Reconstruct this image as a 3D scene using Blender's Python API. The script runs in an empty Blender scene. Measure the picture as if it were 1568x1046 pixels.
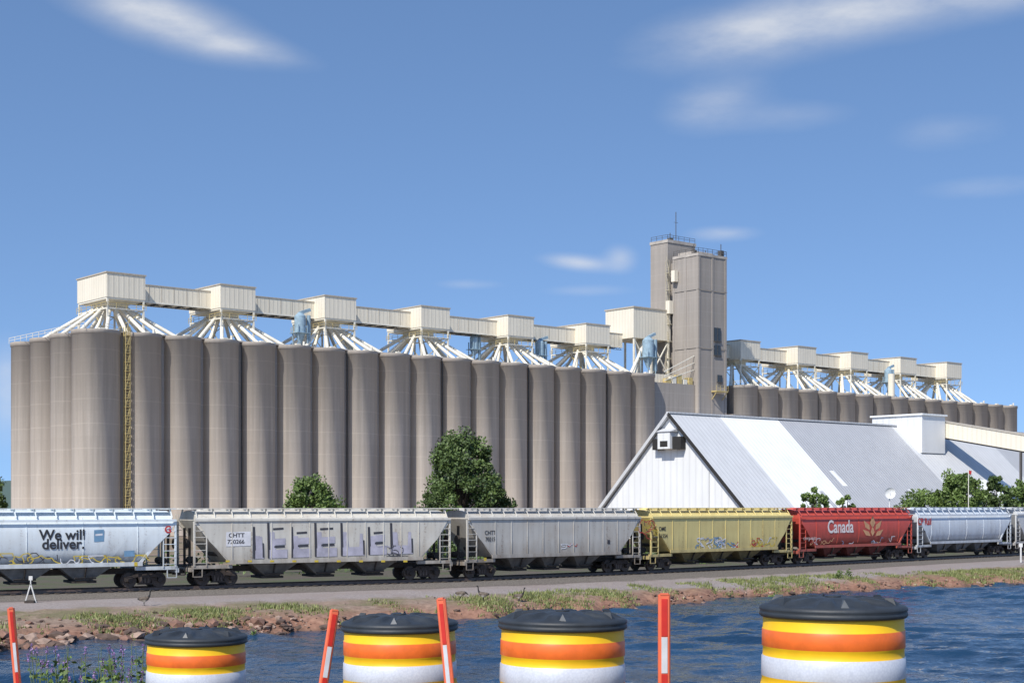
import bpy, math, random
import numpy as np
from mathutils import Vector, Matrix, noise as mnoise
random.seed(7); np.random.seed(7)
S=bpy.context.scene
F=2300.0; CX=784.0; YH=774.0; CZ=4.7
def at(px,py,Z): return Vector(((px-CX)/F*Z, Z, CZ-(py-YH)/F*Z))

# ---------------------------------------------------------------- node helpers
class NT:
    def __init__(s,nt): s.nt=nt
    def n(s,t,**k):
        x=s.nt.nodes.new(t)
        for a,b in k.items(): setattr(x,a,b)
        return x
    def l(s,a,b): s.nt.links.new(a,b)
    def val(s,sock,v):
        if isinstance(v,(int,float)): sock.default_value=v
        elif isinstance(v,(tuple,list)):
            sock.default_value = tuple(v)+(1,) if (len(v)==3 and sock.type=='RGBA') else tuple(v)
        else: s.l(v,sock)
    def m(s,op,a,b=0.0,c=0.0,clamp=False):
        x=s.n('ShaderNodeMath',operation=op); x.use_clamp=clamp
        s.val(x.inputs[0],a); s.val(x.inputs[1],b)
        if op in('MULTIPLY_ADD','SMOOTH_MIN','COMPARE'): s.val(x.inputs[2],c)
        return x.outputs[0]
    def mr(s,v,a,b,c=0.0,d=1.0,smooth=False):
        x=s.n('ShaderNodeMapRange'); x.clamp=True
        if smooth: x.interpolation_type='SMOOTHSTEP'
        s.val(x.inputs[0],v)
        for i,q in enumerate((a,b,c,d)): s.val(x.inputs[i+1],q)
        return x.outputs[0]
    def mix(s,f,a,b,mode='MIX'):
        x=s.n('ShaderNodeMix',data_type='RGBA',blend_type=mode)
        s.val(x.inputs[0],f); s.val(x.inputs[6],a); s.val(x.inputs[7],b)
        return x.outputs[2]
    def noise(s,vec,scale,detail=4,rough=.55,sc=None):
        if sc is not None:
            mp=s.n('ShaderNodeMapping'); s.l(vec,mp.inputs[0]); mp.inputs['Scale'].default_value=sc; vec=mp.outputs[0]
        x=s.n('ShaderNodeTexNoise'); s.l(vec,x.inputs['Vector'])
        x.inputs['Scale'].default_value=scale; x.inputs['Detail'].default_value=detail; x.inputs['Roughness'].default_value=rough
        return x.outputs[0]
    def bump(s,h,strength,dist):
        x=s.n('ShaderNodeBump'); x.inputs['Strength'].default_value=strength; x.inputs['Distance'].default_value=dist
        s.l(h,x.inputs['Height']); return x.outputs[0]
def newmat(name):
    m=bpy.data.materials.new(name); m.use_nodes=True
    t=NT(m.node_tree); bs=m.node_tree.nodes['Principled BSDF']
    tc=t.n('ShaderNodeTexCoord'); sp=t.n('ShaderNodeSeparateXYZ'); t.l(tc.outputs['Object'],sp.inputs[0])
    return m,t,bs,tc.outputs['Object'],sp.outputs
def simple(name,col,rough=.6,var=.25,scale=3.0,sc=None,metal=0.0,dark=None,bump=0,bd=.02):
    m,t,bs,o,x=newmat(name)
    nz=t.noise(o,scale,4,.6,sc)
    d=dark if dark else tuple(c*(1-var) for c in col)
    c=t.mix(t.mr(nz,.3,.7),d,tuple(min(1,c*(1+var*.4)) for c in col))
    t.l(c,bs.inputs['Base Color']); bs.inputs['Roughness'].default_value=rough; bs.inputs['Metallic'].default_value=metal
    if bump: t.l(t.bump(nz,bump,bd),bs.inputs['Normal'])
    return m
def concrete(name,base,pour=4.1,persilo=False):
    m,t,bs,o,x=newmat(name)
    st=t.noise(o,1.0,4,.6,(1.3,1.3,.045)); big=t.noise(o,.11,2,.5,(1,1,.35)); fine=t.noise(o,3.0,3,.6)
    c=t.mix(t.mr(st,.32,.68),tuple(b*.72 for b in base),tuple(b*1.08 for b in base))
    c=t.mix(t.mr(big,.35,.65,0,.4),c,(base[0]*.84,base[1]*.79,base[2]*.74))
    c=t.mix(t.mr(fine,.35,.7,0,.15),c,(base[0]*.6,base[1]*.6,base[2]*.6))
    zz=t.m('FRACT',t.m('DIVIDE',t.m('ADD',x[2],t.m('MULTIPLY',big,.25)),pour))
    line=t.mr(t.m('ABSOLUTE',t.m('SUBTRACT',zz,.5)),0,.03,1,0)
    c=t.mix(t.m('MULTIPLY',line,.4),c,tuple(min(1,b*1.3) for b in base))
    lift=t.n('ShaderNodeTexWhiteNoise',noise_dimensions='1D'); t.l(t.m('FLOOR',t.m('DIVIDE',t.m('ADD',x[2],t.m('MULTIPLY',big,.25)),pour)),lift.inputs['W'])
    c=t.mix(t.m('MULTIPLY',lift.outputs[0],.16),c,tuple(b*.6 for b in base))
    if persilo:
        wn=t.n('ShaderNodeTexWhiteNoise',noise_dimensions='2D'); cv=t.n('ShaderNodeCombineXYZ')
        t.l(t.m('FLOOR',t.m('DIVIDE',t.m('SUBTRACT',x[0],4.3),7.53)),cv.inputs[0]); t.l(t.m('FLOOR',t.m('DIVIDE',t.m('ADD',x[1],4.3),8.6)),cv.inputs[1]); t.l(cv.outputs[0],wn.inputs['Vector'])
        c=t.mix(t.m('MULTIPLY',wn.outputs[0],.22),c,(base[0]*.62,base[1]*.58,base[2]*.54))
        # stained strip running down a few of the silos
        sm=t.noise(o,.55,1,.4,(1,1,.01)); c=t.mix(t.mr(sm,.62,.68,0,.22),c,(base[0]*.55,base[1]*.5,base[2]*.46))
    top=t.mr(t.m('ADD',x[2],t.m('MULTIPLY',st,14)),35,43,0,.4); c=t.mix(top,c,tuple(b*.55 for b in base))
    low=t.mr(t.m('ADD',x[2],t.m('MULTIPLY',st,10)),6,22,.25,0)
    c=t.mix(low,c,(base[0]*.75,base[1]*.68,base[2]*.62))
    t.l(c,bs.inputs['Base Color']); bs.inputs['Roughness'].default_value=.9
    t.l(t.bump(fine,.25,.05),bs.inputs['Normal'])
    return m
def corrug(name,col,step=1.1,axis='xy',amp=.25,rough=.55,depth=.05):
    m,t,bs,o,x=newmat(name)
    v=t.m('ADD',x[0],x[1]) if axis=='xy' else x['xyz'.index(axis)]
    fr=t.m('FRACT',t.m('DIVIDE',v,step)); ln=t.mr(t.m('ABSOLUTE',t.m('SUBTRACT',fr,.5)),.28,.5,0,1)
    nz=t.noise(o,.5,4,.6,(1,1,.3))
    c=t.mix(t.mr(nz,.3,.7,0,.4),col,tuple(q*.76 for q in col))
    c=t.mix(t.m('MULTIPLY',ln,amp),c,tuple(q*.5 for q in col))  # groove shade of the corrugation painted into the colour as darker lines
    t.l(c,bs.inputs['Base Color']); bs.inputs['Roughness'].default_value=rough
    t.l(t.bump(ln,.5,depth),bs.inputs['Normal'])
    return m
def paint(name,col,dirt=(.12,.09,.065),amt=.5,rough=.5):
    m,t,bs,o,x=newmat(name)
    st=t.noise(o,1.0,5,.62,(2.6,2.6,.25)); bl=t.noise(o,.7,4,.6); fn=t.noise(o,9,3,.6)
    c=t.mix(t.mr(st,.42,.78,0,.6*amt),col,tuple(q*.5 for q in col))
    c=t.mix(t.mr(bl,.45,.7,0,.6*amt),c,(col[0]*.8,col[1]*.7,col[2]*.6))
    lo=t.mr(t.m('ADD',x[2],t.m('MULTIPLY',st,-1.6)),-.1,1.7,.95*amt,0)
    c=t.mix(lo,c,dirt)
    rust=t.mr(t.m('MULTIPLY',fn,st),.33,.41,0,.6*amt)
    c=t.mix(rust,c,(.16,.07,.035))
    t.l(c,bs.inputs['Base Color']); bs.inputs['Roughness'].default_value=rough
    dent=t.noise(o,.9,2,.5,(1,1,.4)); t.l(t.bump(dent,.25,.08),bs.inputs['Normal'])
    return m

# ---------------------------------------------------------------- mesh builder
class MB:
    def __init__(s): s.v=[]; s.f=[]; s.m=[]; s.s=[]
    def add(s,vs,fs,m=0,sm=False):
        b=len(s.v); s.v+= [tuple(p) for p in vs]
        for f in fs: s.f.append(tuple(b+i for i in f)); s.m.append(m); s.s.append(sm)
    def box(s,x0,x1,y0,y1,z0,z1,m=0):
        s.add([(x0,y0,z0),(x1,y0,z0),(x1,y1,z0),(x0,y1,z0),(x0,y0,z1),(x1,y0,z1),(x1,y1,z1),(x0,y1,z1)],
              [(0,3,2,1),(4,5,6,7),(0,1,5,4),(1,2,6,5),(2,3,7,6),(3,0,4,7)],m)
    def beam(s,p,q,w,h,m=0):
        p=Vector(p);q=Vector(q);d=(q-p).normalized(); up=Vector((0,0,1))
        if abs(d.z)>.99: up=Vector((0,1,0))
        a=d.cross(up).normalized()*w/2; b=a.cross(d).normalized()*h/2
        vs=[p-a-b,p+a-b,p+a+b,p-a+b,q-a-b,q+a-b,q+a+b,q-a+b]
        s.add(vs,[(0,1,2,3),(7,6,5,4),(0,4,5,1),(1,5,6,2),(2,6,7,3),(3,7,4,0)],m)
    def tube(s,p,q,r,m=0,n=8,r2=None,sm=True,cap=True):
        p=Vector(p);q=Vector(q);d=(q-p).normalized(); up=Vector((0,0,1)) if abs(d.z)<.9 else Vector((1,0,0))
        a=d.cross(up).normalized(); b=d.cross(a); r2=r if r2 is None else r2
        vs=[]
        for c,rr in((p,r),(q,r2)):
            for i in range(n):
                t=2*math.pi*i/n; vs.append(c+a*math.cos(t)*rr+b*math.sin(t)*rr)
        s.add(vs,[(i,(i+1)%n,n+(i+1)%n,n+i) for i in range(n)],m,sm)
        if cap: s.add(vs,[tuple(range(n-1,-1,-1)),tuple(range(n,2*n))],m)
    def lathe(s,prof,c=(0,0,0),n=32,m=0,mats=None,sm=True,fz=None):
        vs=[];fs=[]
        for (r,z) in prof:
            for i in range(n):
                t=2*math.pi*i/n; vs.append((c[0]+r*math.cos(t),c[1]+r*math.sin(t),c[2]+z+(fz(r,t) if fz else 0)))
        b=len(s.v); s.v+=vs
        for j in range(len(prof)-1):
            for i in range(n):
                s.f.append((b+j*n+i,b+j*n+(i+1)%n,b+(j+1)*n+(i+1)%n,b+(j+1)*n+i)); s.m.append(mats[j] if mats else m); s.s.append(sm)
    def prism(s,poly,y0,y1,m=0):
        n=len(poly); vs=[(x,y0,z) for x,z in poly]+[(x,y1,z) for x,z in poly]
        s.add(vs,[tuple(range(n)),tuple(range(2*n-1,n-1,-1))]+[(i,n+i,n+(i+1)%n,(i+1)%n) for i in range(n)],m)
    def obj(s,name,mats,parent=None,loc=(0,0,0),rz=0,fixn=False):
        me=bpy.data.meshes.new(name); me.from_pydata(s.v,[],s.f)
        for mt in mats: me.materials.append(mt)
        me.polygons.foreach_set('material_index',s.m); me.polygons.foreach_set('use_smooth',s.s); me.update()
        if fixn:
            import bmesh
            bm=bmesh.new(); bm.from_mesh(me); bmesh.ops.recalc_face_normals(bm,faces=bm.faces); bm.to_mesh(me); bm.free()
        o=bpy.data.objects.new(name,me); S.collection.objects.link(o); o.location=loc; o.rotation_euler=(0,0,rz)
        if parent: o.parent=parent
        return o
def empty(name,loc=(0,0,0),rz=0):
    o=bpy.data.objects.new(name,None); S.collection.objects.link(o); o.location=loc; o.rotation_euler=(0,0,rz); return o

# ---------------------------------------------------------------- materials
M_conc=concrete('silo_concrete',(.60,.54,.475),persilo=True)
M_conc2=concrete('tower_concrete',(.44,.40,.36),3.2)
M_cap=simple('roof_slab',(.46,.42,.375),.9,.3,.6)
M_dark=simple('dark_void',(.025,.024,.023),.9,.2)
M_cream=corrug('cream_cladding',(.80,.735,.60),.95)
M_creamroof=simple('cream_roof',(.48,.43,.35),.6,.2)
M_white=simple('white_steel',(.80,.76,.65),.5,.2,1.0)
M_yel=simple('yellow_steel',(.58,.46,.20),.5,.3,2)
M_blue=simple('pale_blue_steel',(.30,.42,.50),.5,.3,1.5)
M_bsteel=simple('dark_steel',(.09,.085,.08),.7,.4,3)
M_glass=simple('window_dark',(.05,.06,.07),.25,.3)

TH=math.atan2(.646,.763); O=Vector((-69.8,252,0))
def loc(s,p): return Vector((O.x+.763*s-.646*p, O.y+.646*s+.763*p, 0))

def railing(mb,pts,z,m,h=1.1,step=2.5):
    for a,b in zip(pts[:-1],pts[1:]):
        a=Vector((a[0],a[1],z));b=Vector((b[0],b[1],z));n=max(1,int((b-a).length/step))
        for k in(.55,1): mb.beam(a+Vector((0,0,h*k)),b+Vector((0,0,h*k)),.07,.07,m)
        for i in range(n+1):
            c=a.lerp(b,i/n); mb.beam(c,c+Vector((0,0,h)),.07,.07,m)

def head(mb,s,ph=6.9,pw=12,L=7.3,z0=41.0,z1=45.4,zr=34.2,rich=True):
    mb.box(s,s+L,ph,ph+pw,z0,z1-.22,0)
    mb.box(s-.15,s+L+.15,ph-.15,ph+pw+.15,z1-.22,z1,1)
    mb.box(s+.1,s+L-.1,ph+.1,ph+pw-.1,z0-.3,z0-.003,2)
    mb.box(s+1.6,s+L-1.6,ph+3.4,ph+pw-3.4,z0-1.3,z0-.303,0)
    cs=s+L/2; cp=ph+pw/2
    zl=z0-1.9
    for a in(s+.25,s+L-.25):
        for b in(ph+.25,ph+pw-.25):
            mb.beam((a,b,zr),(a,b,z0-.3),.30,.30,2)
    for b in(ph+.25,ph+pw-.25):
        mb.beam((s+.25,b,zl),(s+L-.25,b,zl),.22,.22,2)
        mb.beam((s+.25,b,zr),(s+L-.25,b,zl),.12,.12,5)
    for a in(s+.25,s+L-.25):
        mb.beam((a,ph+.25,zl),(a,ph+pw-.25,zl),.22,.22,2)
        mb.beam((a,ph+.25,zr),(a,cp,zl),.12,.12,5)
    railing(mb,[(s-.1,ph+pw),(s-.1,ph-.1),(s+L+.1,ph-.1)],z0-1.9,5,1.0,1.8)
    for (dx,dy) in[(-9.6,-8),(-9.6,0),(-9.6,8),(-5.6,-10.0),(-5.2,-4),(-5.2,5),(-1.9,-10.4),(1.9,-10.4),(-1.6,9),(1.9,9),(5.6,-10.0),(5.2,-3.5),(5.2,5),(9.6,-8),(9.6,0),(9.6,8)]:
        a=Vector((cs+dx*.22,cp+dy*.22,z0-1.2)); b=Vector((cs+dx,cp+dy,zr+.1))
        mb.tube(a,b,.34,2,8)
        mb.tube(b-Vector((0,0,.2)),b+Vector((0,0,.45)),.5,2,8)
    for k in range(5):
        mb.box(cs-9+k*4.4,cs-7.6+k*4.4,ph-3.4,ph-2.2,zr,zr+.6+.3*(k%2),2)

def gallery(mb,s0,s1,p=10.6,w=4.6,z0=41.4,z1=44.4):
    mb.box(s0,s1,p,p+w,z0,z1-.15,0); mb.box(s0,s1,p-.12,p+w+.12,z1-.15,z1,1)
    mb.box(s0,s1,p-.03,p+.3,z0-.3,z0-.003,2); mb.box(s0,s1,p+w-.3,p+w+.03,z0-.3,z0-.003,2)
    n=6
    for i in range(n):
        a=s0+(s1-s0)*i/n; b=s0+(s1-s0)*(i+1)/n
        mb.box(a,a+.15,p+.3,p+w-.3,z0-.3,z0-.003,4)
        mb.beam((a,p+.35,z0-.75),(b,p+.35,z0-.75),.09,.09,4)
        mb.beam((a,p+.35,z0-.75),((a+b)/2,p+.35,z0-.3),.07,.07,4); mb.beam(((a+b)/2,p+.35,z0-.3),(b,p+.35,z0-.75),.07,.07,4)
        mb.box(a+.0,a+.1,p-.04,p,z0,z1-.2,1)

def collector(mb,s,p,z,m,sc=1):
    mb.tube((s,p,z),(s,p,z+3.2*sc),1.1*sc,m,14); mb.tube((s,p,z-2*sc),(s,p,z),.25*sc,m,14,1.1*sc)
    mb.tube((s,p,z+3.2*sc),(s,p,z+3.9*sc),1.1*sc,m,14,.4*sc); mb.beam((s,p,z+3.8*sc),(s+2.2,p,z+4.6*sc),.6,.6,m)
    for a in(-1,1):
        for b in(-1,1): mb.beam((s+a*sc,p+b*sc,34),(s+a*sc,p+b*sc,z+1.5),.16,.16,m)
    mb.box(s-1.5*sc,s+1.5*sc,p-1.5*sc,p+1.5*sc,z-.1,z,m)
    mb.tube((s+1.9*sc,p,z-3),(s+1.9*sc,p,z+3.5*sc),.4*sc,m,10)

def silo_block(name,s0,n,ztop,firstgap,heads,RS=8.6):
    e=empty(name,(O.x,O.y,0),TH)
    mb=MB()
    ss=([0.0]+[8.1+7.53*i for i in range(n-1)]) if firstgap else [s0+7.53*i for i in range(n)]
    for r in range(4):
        for i,s in enumerate(ss):
            R=3.47 if not(firstgap and i==0) else 3.95
            mb.lathe([(R,-.6),(R,ztop-.75),(R+.14,ztop-.7),(R+.14,ztop-.003)],(s,r*RS,0),40)
            nn=40; mb.add([((s+(R+.14)*math.cos(2*math.pi*k/nn)),r*RS+(R+.14)*math.sin(2*math.pi*k/nn),ztop) for k in range(nn)],[tuple(range(nn))],1)
    mb.box(ss[0]+1,ss[-1]-1,-.6,3*RS+.6,-.6,ztop-.06,0)
    for i in range(3): mb.box(ss[0]-.4,ss[0]+.9,1.0+i*RS,RS-1.0+i*RS,-.6,ztop-.06,0)
    mb.box(ss[0]-1.5,ss[-1]+1.5,-1.2,3*RS+1.2,ztop-.05,ztop+.18,1)
    mb.obj('silos',[M_conc,M_cap],e)
    d=MB()
    for i,s in enumerate(ss[:-1]):
        mid=(s+ss[i+1])/2
        if (i*7)%3==0 and i>0: d.tube((mid,-1.5,0),(mid,-1.5,ztop-.5),.13,0,6)
    railing(d,[(ss[0]-3.4,-3.0),(ss[0]-3.4,3*RS+3)],ztop,1,1.0)
    railing(d,[(ss[0]+.2,-3.2),(ss[0]+3.6,-1.2)],ztop,1,1.0)
    for i,s in enumerate(ss):
        d.box(s-.5,s+.4,-2.6,-1.9,ztop,ztop+.35,1)
        if i%2: d.tube((s+1.5,-1.9,ztop),(s+1.5,-1.9,ztop+.9),.22,1,8)
    d.obj('roof_fittings_and_downpipes',[M_bsteel,M_white],e)
    h=MB()
    for i,s in enumerate(heads):
        head(h,s,zr=ztop+.1)
        if i<len(heads)-1: gallery(h,s+7.3,heads[i+1])
    h.obj('head_houses_and_spouts',[M_cream,M_creamroof,M_white,M_dark,M_bsteel,M_yel],e)
    return e,ss
H1=[5.15,27.4,50,73.2,96.2,118.9]
e1,ss1=silo_block('grain_silo_block',0,18,34.0,True,H1)
lad=MB()
for y in(-2.9,-2.2): 
    for x in(3.95,4.75): lad.beam((x,y,0),(x,y,34.8),.12,.12,0)
for i in range(68): 
    z=.5*i+.3
    lad.beam((3.95,-2.9,z),(4.75,-2.9,z),.07,.07,0)
    if i%3==0: lad.box(3.9,4.8,-3.0,-2.1,z,z+.1,0)
    if i%6==0: lad.beam((3.95,-2.9,z),(4.75,-2.9,z+3),.09,.09,0)
lad.obj('caged_ladder',[M_yel],e1)
x=MB()
collector(x,44.5,7,37.6,0,1.0); collector(x,91,12,38,0,.8); collector(x,107,9,37.5,0,.9)
collector(x,134.5,3.0,38.4,0,1.2)
x.obj('dust_collectors',[M_blue],e1)
x=MB()
gallery(x,126.2,133.8)
x.box(133.8,145.9,6.9,16.2,43.2,50.1,0); x.box(133.6,145.95,6.7,16.4,50.1,50.4,1)
for a in(134.2,139.8,145.4):
    for b in(7.2,15.8): x.beam((a,b,34),(a,b,43.2),.4,.4,2)
for a in(134.2,139.8): x.beam((a,7.2,35),(a+5.6,7.2,43),.22,.22,2); x.beam((a+5.6,7.2,35),(a,7.2,43),.22,.22,2)
x.box(132.6,145.9,-.8,24,-.5,32.5,3); x.box(134,145.7,1.2,5,32.5,34.6,0)
for k in range(4): x.tube((139,8+k,43),(128+k*3,2+k*2,34.3),.4,2)
for k in range(3): x.beam((136,-.6,33+k*1.0),(145.9,-.6,36+k*1.6),.16,.16,2)
for k in range(5): x.box(137+1.8*k,138.2+1.8*k,-.6,.8,32.5,33.6+.5*(k%3),2 if k%2 else 5)
x.obj('transfer_house',[M_cream,M_creamroof,M_white,M_conc2,M_bsteel,M_yel],e1)

H2=[170.6+21.9*k for k in range(5)]
e2,ss2=silo_block('grain_silo_block',163.5,16,33.2,False,H2)
x=MB(); gallery(x,155.8,H2[0]); x.tube((228,4,34),(228,4,40),.9,0,12)
x.obj('link_gallery',[M_cream,M_creamroof,M_white,M_dark,M_bsteel],e2)
x=MB(); collector(x,229.5,6,38,0,1.0); x.obj('dust_collector',[M_blue],e2)

# ---------------------------------------------------------------- tower
et=empty('elevator_tower',(O.x,O.y,0),TH)
t=MB()
s0,s1=146.0,155.6
t.box(s0,s1,-1.8,6.2,-.5,62.2,0)
t.box(s0-.15,s1+.15,-1.95,6.2,62.2,62.8,1)
t.box(s0-.3,s1-.5,7.6,13.2,-.5,66.4,0); t.box(s0-.45,s1-.3,7.45,13.35,66.4,67.1,1)
t.box(s0+.9,s1-1,6.203,7.597,-.5,61.5,0)
for k,(a,b) in enumerate([(-1.8,-1.2),(1.9,2.5),(5.6,6.2)]): t.box(s0-.12,s0-.002,a,b,0,62.1,0)
for a in(s0+.0,s0+4.5,s1-.6): t.box(a+.01,a+.6,-1.93,-1.802,0,62.1,0)
for z in(20.5,41,54.4): t.box(s0-.16,s1+.1,-1.97,-1.935,z,z+.22,0); t.box(s0-.16,s0-.125,-1.8,6.2,z,z+.22,0)
t.box(s1+.01,163.0,-1.0,18,-.5,24,0); t.box(s1-.4,s1+3.8,-4.2,-1.99,-.5,26,0)
t.obj('concrete_shaft',[M_conc2,M_cap,M_cream],et)
t=MB()
for (a,z,w,h) in [(5.2,43,2.2,3.0),(5.2,39.7,2.2,2.2),(6.3,33.5,1.6,1.6)]:
    t.box(s0+a,s0+a+w,-2.05,-1.98,z,z+h,0); t.box(s0+a-.2,s0+a+w+.2,-2.12,-1.985,z-.3,z-.01,1); t.box(s0+a+w/2-.05,s0+a+w/2+.05,-2.1,-2.055,z,z+h,1)
for k in range(15): 
    z=3+4*k
    t.box(s0-1.2,s0-.17,6.3,7.4,z,z+.15,2); t.beam((s0-1.1,6.4,z),(s0-1.1,7.3,z+4),.1,.1,2); railing(t,[(s0-1.2,6.3),(s0-1.2,7.4)],z+.15,2,1.0,1.2)
for y in(6.3,7.4): t.beam((s0-1.2,y,0),(s0-1.2,y,62),.09,.09,2)
t.box(s0-1.5,s0-.2,5.9,7.1,49.5,52.5,3); t.box(s0-1.3,s0-.2,4.4,5.6,56.8,59.4,3)
t.box(s0+4.2,s0+8.2,-3.6,-1.99,31.0,31.3,5); railing(t,[(s0+4.2,-3.6),(s0+8.2,-3.6)],31.3,5,1.2,1.3)
t.beam((s0+4.4,-2,29.3),(s0+4.4,-3.5,31),.15,.15,5); t.beam((s0+8,-2,29.3),(s0+8,-3.5,31),.15,.15,5)
railing(t,[(s0,6),(s0,-1.8),(s1,-1.8),(s1,6)],62.8,1,1.2,1.6); railing(t,[(s0-.3,13),(s0-.3,7.6),(s1-.6,7.6)],67.1,1,1.1,1.6)
t.tube((s0+5,10,67),(s0+5,10,74.5),.09,1,6); t.beam((s0+4.3,10,72),(s0+5.7,10,72),.06,.06,1)
for q in[(s0+1.5,1,62.8,1.9),(s0+8.6,-1,62.8,2.4),(s0+3,10,67.1,1.6),(s0+4,3.5,62.8,1.4),(s0+6.6,2,62.8,1.1)]:
    t.box(q[0]-.5,q[0]+.5,q[1]-.5,q[1]+.5,q[2],q[2]+q[3]*.6,1); t.tube(q[:3],(q[0],q[1],q[2]+q[3]+.6),.1,1,6)
t.box(s0+1,s0+7.5,.5,5.5,62.8,63.7,4)
t.obj('windows_stair_and_roof_gear',[M_glass,M_bsteel,simple('stair_steel',(.50,.45,.33),.6,.3),M_cream,M_cap,M_yel],et)

# ---------------------------------------------------------------- storage shed
A=loc(57.7,-77.6); es=empty('storage_shed',(A.x,A.y,0),TH)
M_shw=corrug('shed_wall_white',(.76,.77,.77),1.3,'y',.22)
M_r1=corrug('roof_sheet_light',(.60,.61,.62),.9,'x',.25); M_r2=corrug('roof_sheet_white',(.84,.85,.84),.9,'x',.1)
M_r3=corrug('roof_sheet_grey',(.46,.47,.49),.7,'x',.5,depth=.12)
W=19.6;Hh=18.7
sh=MB()
sh.add([(0,-W,-.5),(0,W,-.5),(0,0,Hh-.1)],[(0,2,1)],0); sh.add([(170,-W,-.5),(170,W,-.5),(170,0,Hh-.1)],[(0,1,2)],0)
k=Hh/W
def roofp(a,b,m,side=-1,off=0.0):
    y0=side*(W+.7); z0=Hh-k*(W+.7)
    v=[(a,0,Hh+.2+off),(b,0,Hh+.2+off),(b,y0,z0+.2+off),(a,y0,z0+.2+off)]
    v+=[(p[0],p[1],p[2]-.2) for p in v]
    f=[(0,3,2,1),(4,5,6,7),(0,4,7,3),(1,2,6,5),(3,7,6,2)]
    sh.add(v,f if side==-1 else [tuple(reversed(q)) for q in f],m)
for a,b,m in[(-.7,10.8,1),(10.8,25.1,2),(25.1,56,3),(56,84,1),(84,120,3),(120,170.5,1)]:
    roofp(a,b,m,-1); roofp(a,b,m,1)
sh.box(-.7,170.5,-.35,.35,Hh+.15,Hh+.4,1)
sh.beam((-.75,-W-.7,Hh-k*(W+.7)+.05),(-.75,0,Hh+.1),.12,.5,4); sh.beam((-.75,W+.7,Hh-k*(W+.7)+.05),(-.75,0,Hh+.1),.12,.5,1)
for (a,y,w,h,m) in[(27,-9,1.2,2.6,2),(44,-12,.5,6,2),(20,-12.5,1.0,3.2,3),(62,-10,14,3.5,2),(96,-9,.5,7,1)]:
    z=Hh-k*abs(y); z2=Hh-k*abs(y-h)
    sh.add([(a,y,z+.23),(a+w,y,z+.23),(a+w+.3,y-h,z2+.23),(a+.3,y-h,z2+.23)],[(0,3,2,1)],m)
sh.box(-1.6,-.05,-1.3,1.3,13.4,16.0,0); sh.prism([(-1.8,16.0),(-.05,16.6),(-.05,16.0)],-1.6,1.6,1)
sh.box(-1.1,-.03,-3.1,-1.303,13.3,15.2,4); sh.box(-1.1,-.03,1.303,2.9,13.3,15.0,4)
sh.box(-1.62,-1.605,-.8,.8,13.7,14.6,4)
sh.box(-.12,-.01,-8,-7.8,0,10,1); sh.box(-.09,-.01,-13,-5,0,4.5,1)
sh.box(57.5,64.5,-5.5,5,14.0,20.6,0); sh.box(57.2,64.8,-5.8,5.3,20.6,20.9,2)
sh.obj('walls_and_roof',[M_shw,M_r1,M_r2,M_r3,M_dark],es)
c=MB()
def slab(p,q,w,h,m): c.beam(p,q,w,h,m)
slab((66.2,-1,19.0),(66.2,-58,8.5),2.6,2.7,0); slab((66.2,-1,20.45),(66.2,-58,9.95),2.9,.16,1); slab((66.2,-1,17.5),(66.2,-58,7.0),2.2,.3,2)
c.box(64.5,67.6,-2.2,2,17,20.4,0)
for y,z in((-20,14),(-40,10.3)): 
    for a in(65.2,67.2): c.beam((a,y,0),(a,y,z),.35,.35,2)
    c.beam((65.2,y,2),(67.2,y,z-2),.2,.2,2)
c.obj('ridge_conveyor',[M_cream,M_creamroof,M_bsteel],es)

# ---------------------------------------------------------------- railway
J=[Vector(p) for p in[(-50.6,69.8),(-35.2,79.2),(-19.8,88.6),(-4.3,98.0),(8.58,109.0),(21.7,121.5),(34.7,134.5),(47.8,147.5),(60.9,160.5),(74,173.5)]]
TR=[J[0]+(J[0]-J[1])*8]+J+[J[-1]+(J[-1]-J[-2])*12]
def dtrack(X,Y):
    d=np.full(X.shape,1e9); sg=np.zeros(X.shape)
    for a,b in zip(TR[:-1],TR[1:]):
        ab=b-a; L2=ab.length_squared
        t=np.clip(((X-a.x)*ab.x+(Y-a.y)*ab.y)/L2,0,1)
        dx=X-(a.x+t*ab.x); dy=Y-(a.y+t*ab.y); q=np.hypot(dx,dy)
        side=np.sign(ab.x*dy-ab.y*dx); m=q<d; d[m]=q[m]; sg[m]=side[m]
    return d*sg
SX=[-400,-120,-60,-22.5,-19.2,-15.2,-10.8,-6.3,-1.2,2.5,6.5,13.7,21.7,30.3,40.5,100,400]
SY=[20,35,50,66,67.6,72,74.7,78.8,82,87,90.3,99.7,107,113.2,118.8,165,400]
def yshore(X): return np.interp(X,SX,SY)+.7*np.sin(X*.9)+.5*np.sin(X*2.3+1)+.3*np.sin(X*5.1)
def pn(X,Y,f,seed=0):
    return (np.sin(X*f+seed)*np.cos(Y*f*1.3+seed*2)+np.sin(X*f*2.1+Y*f*1.7+seed)*.5+np.sin(X*f*4.3-Y*f*3.9+seed*3)*.25)/1.75
def gh(X,Y):
    X=np.asarray(X,float);Y=np.asarray(Y,float)
    ds=(Y-yshore(X))*.8
    b=np.interp(ds,[-12,-3,-1,0,.9,2.5,7,12],[-4,-2.6,-1.9,-1.55,-1.05,-.78,-.58,-.45])
    b=b+np.where((ds>-3)&(ds<9),.10*pn(X,Y,1.7)+.06*pn(X,Y,4.0,2),0)
    hn=3.17+.11*np.clip(X,-5,5)-np.clip((Y-8.6)/1.45,0,9)
    return np.maximum(b,hn)
def ghp(x,y): return float(gh(np.array([x]),np.array([y]))[0])
xs=np.concatenate([[-6000,-3000,-1200,-500,-250,-120,-80,-55],np.arange(-42,72,.6),[76,85,100,130,180,260,500,1200,3000,6000]])
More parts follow.
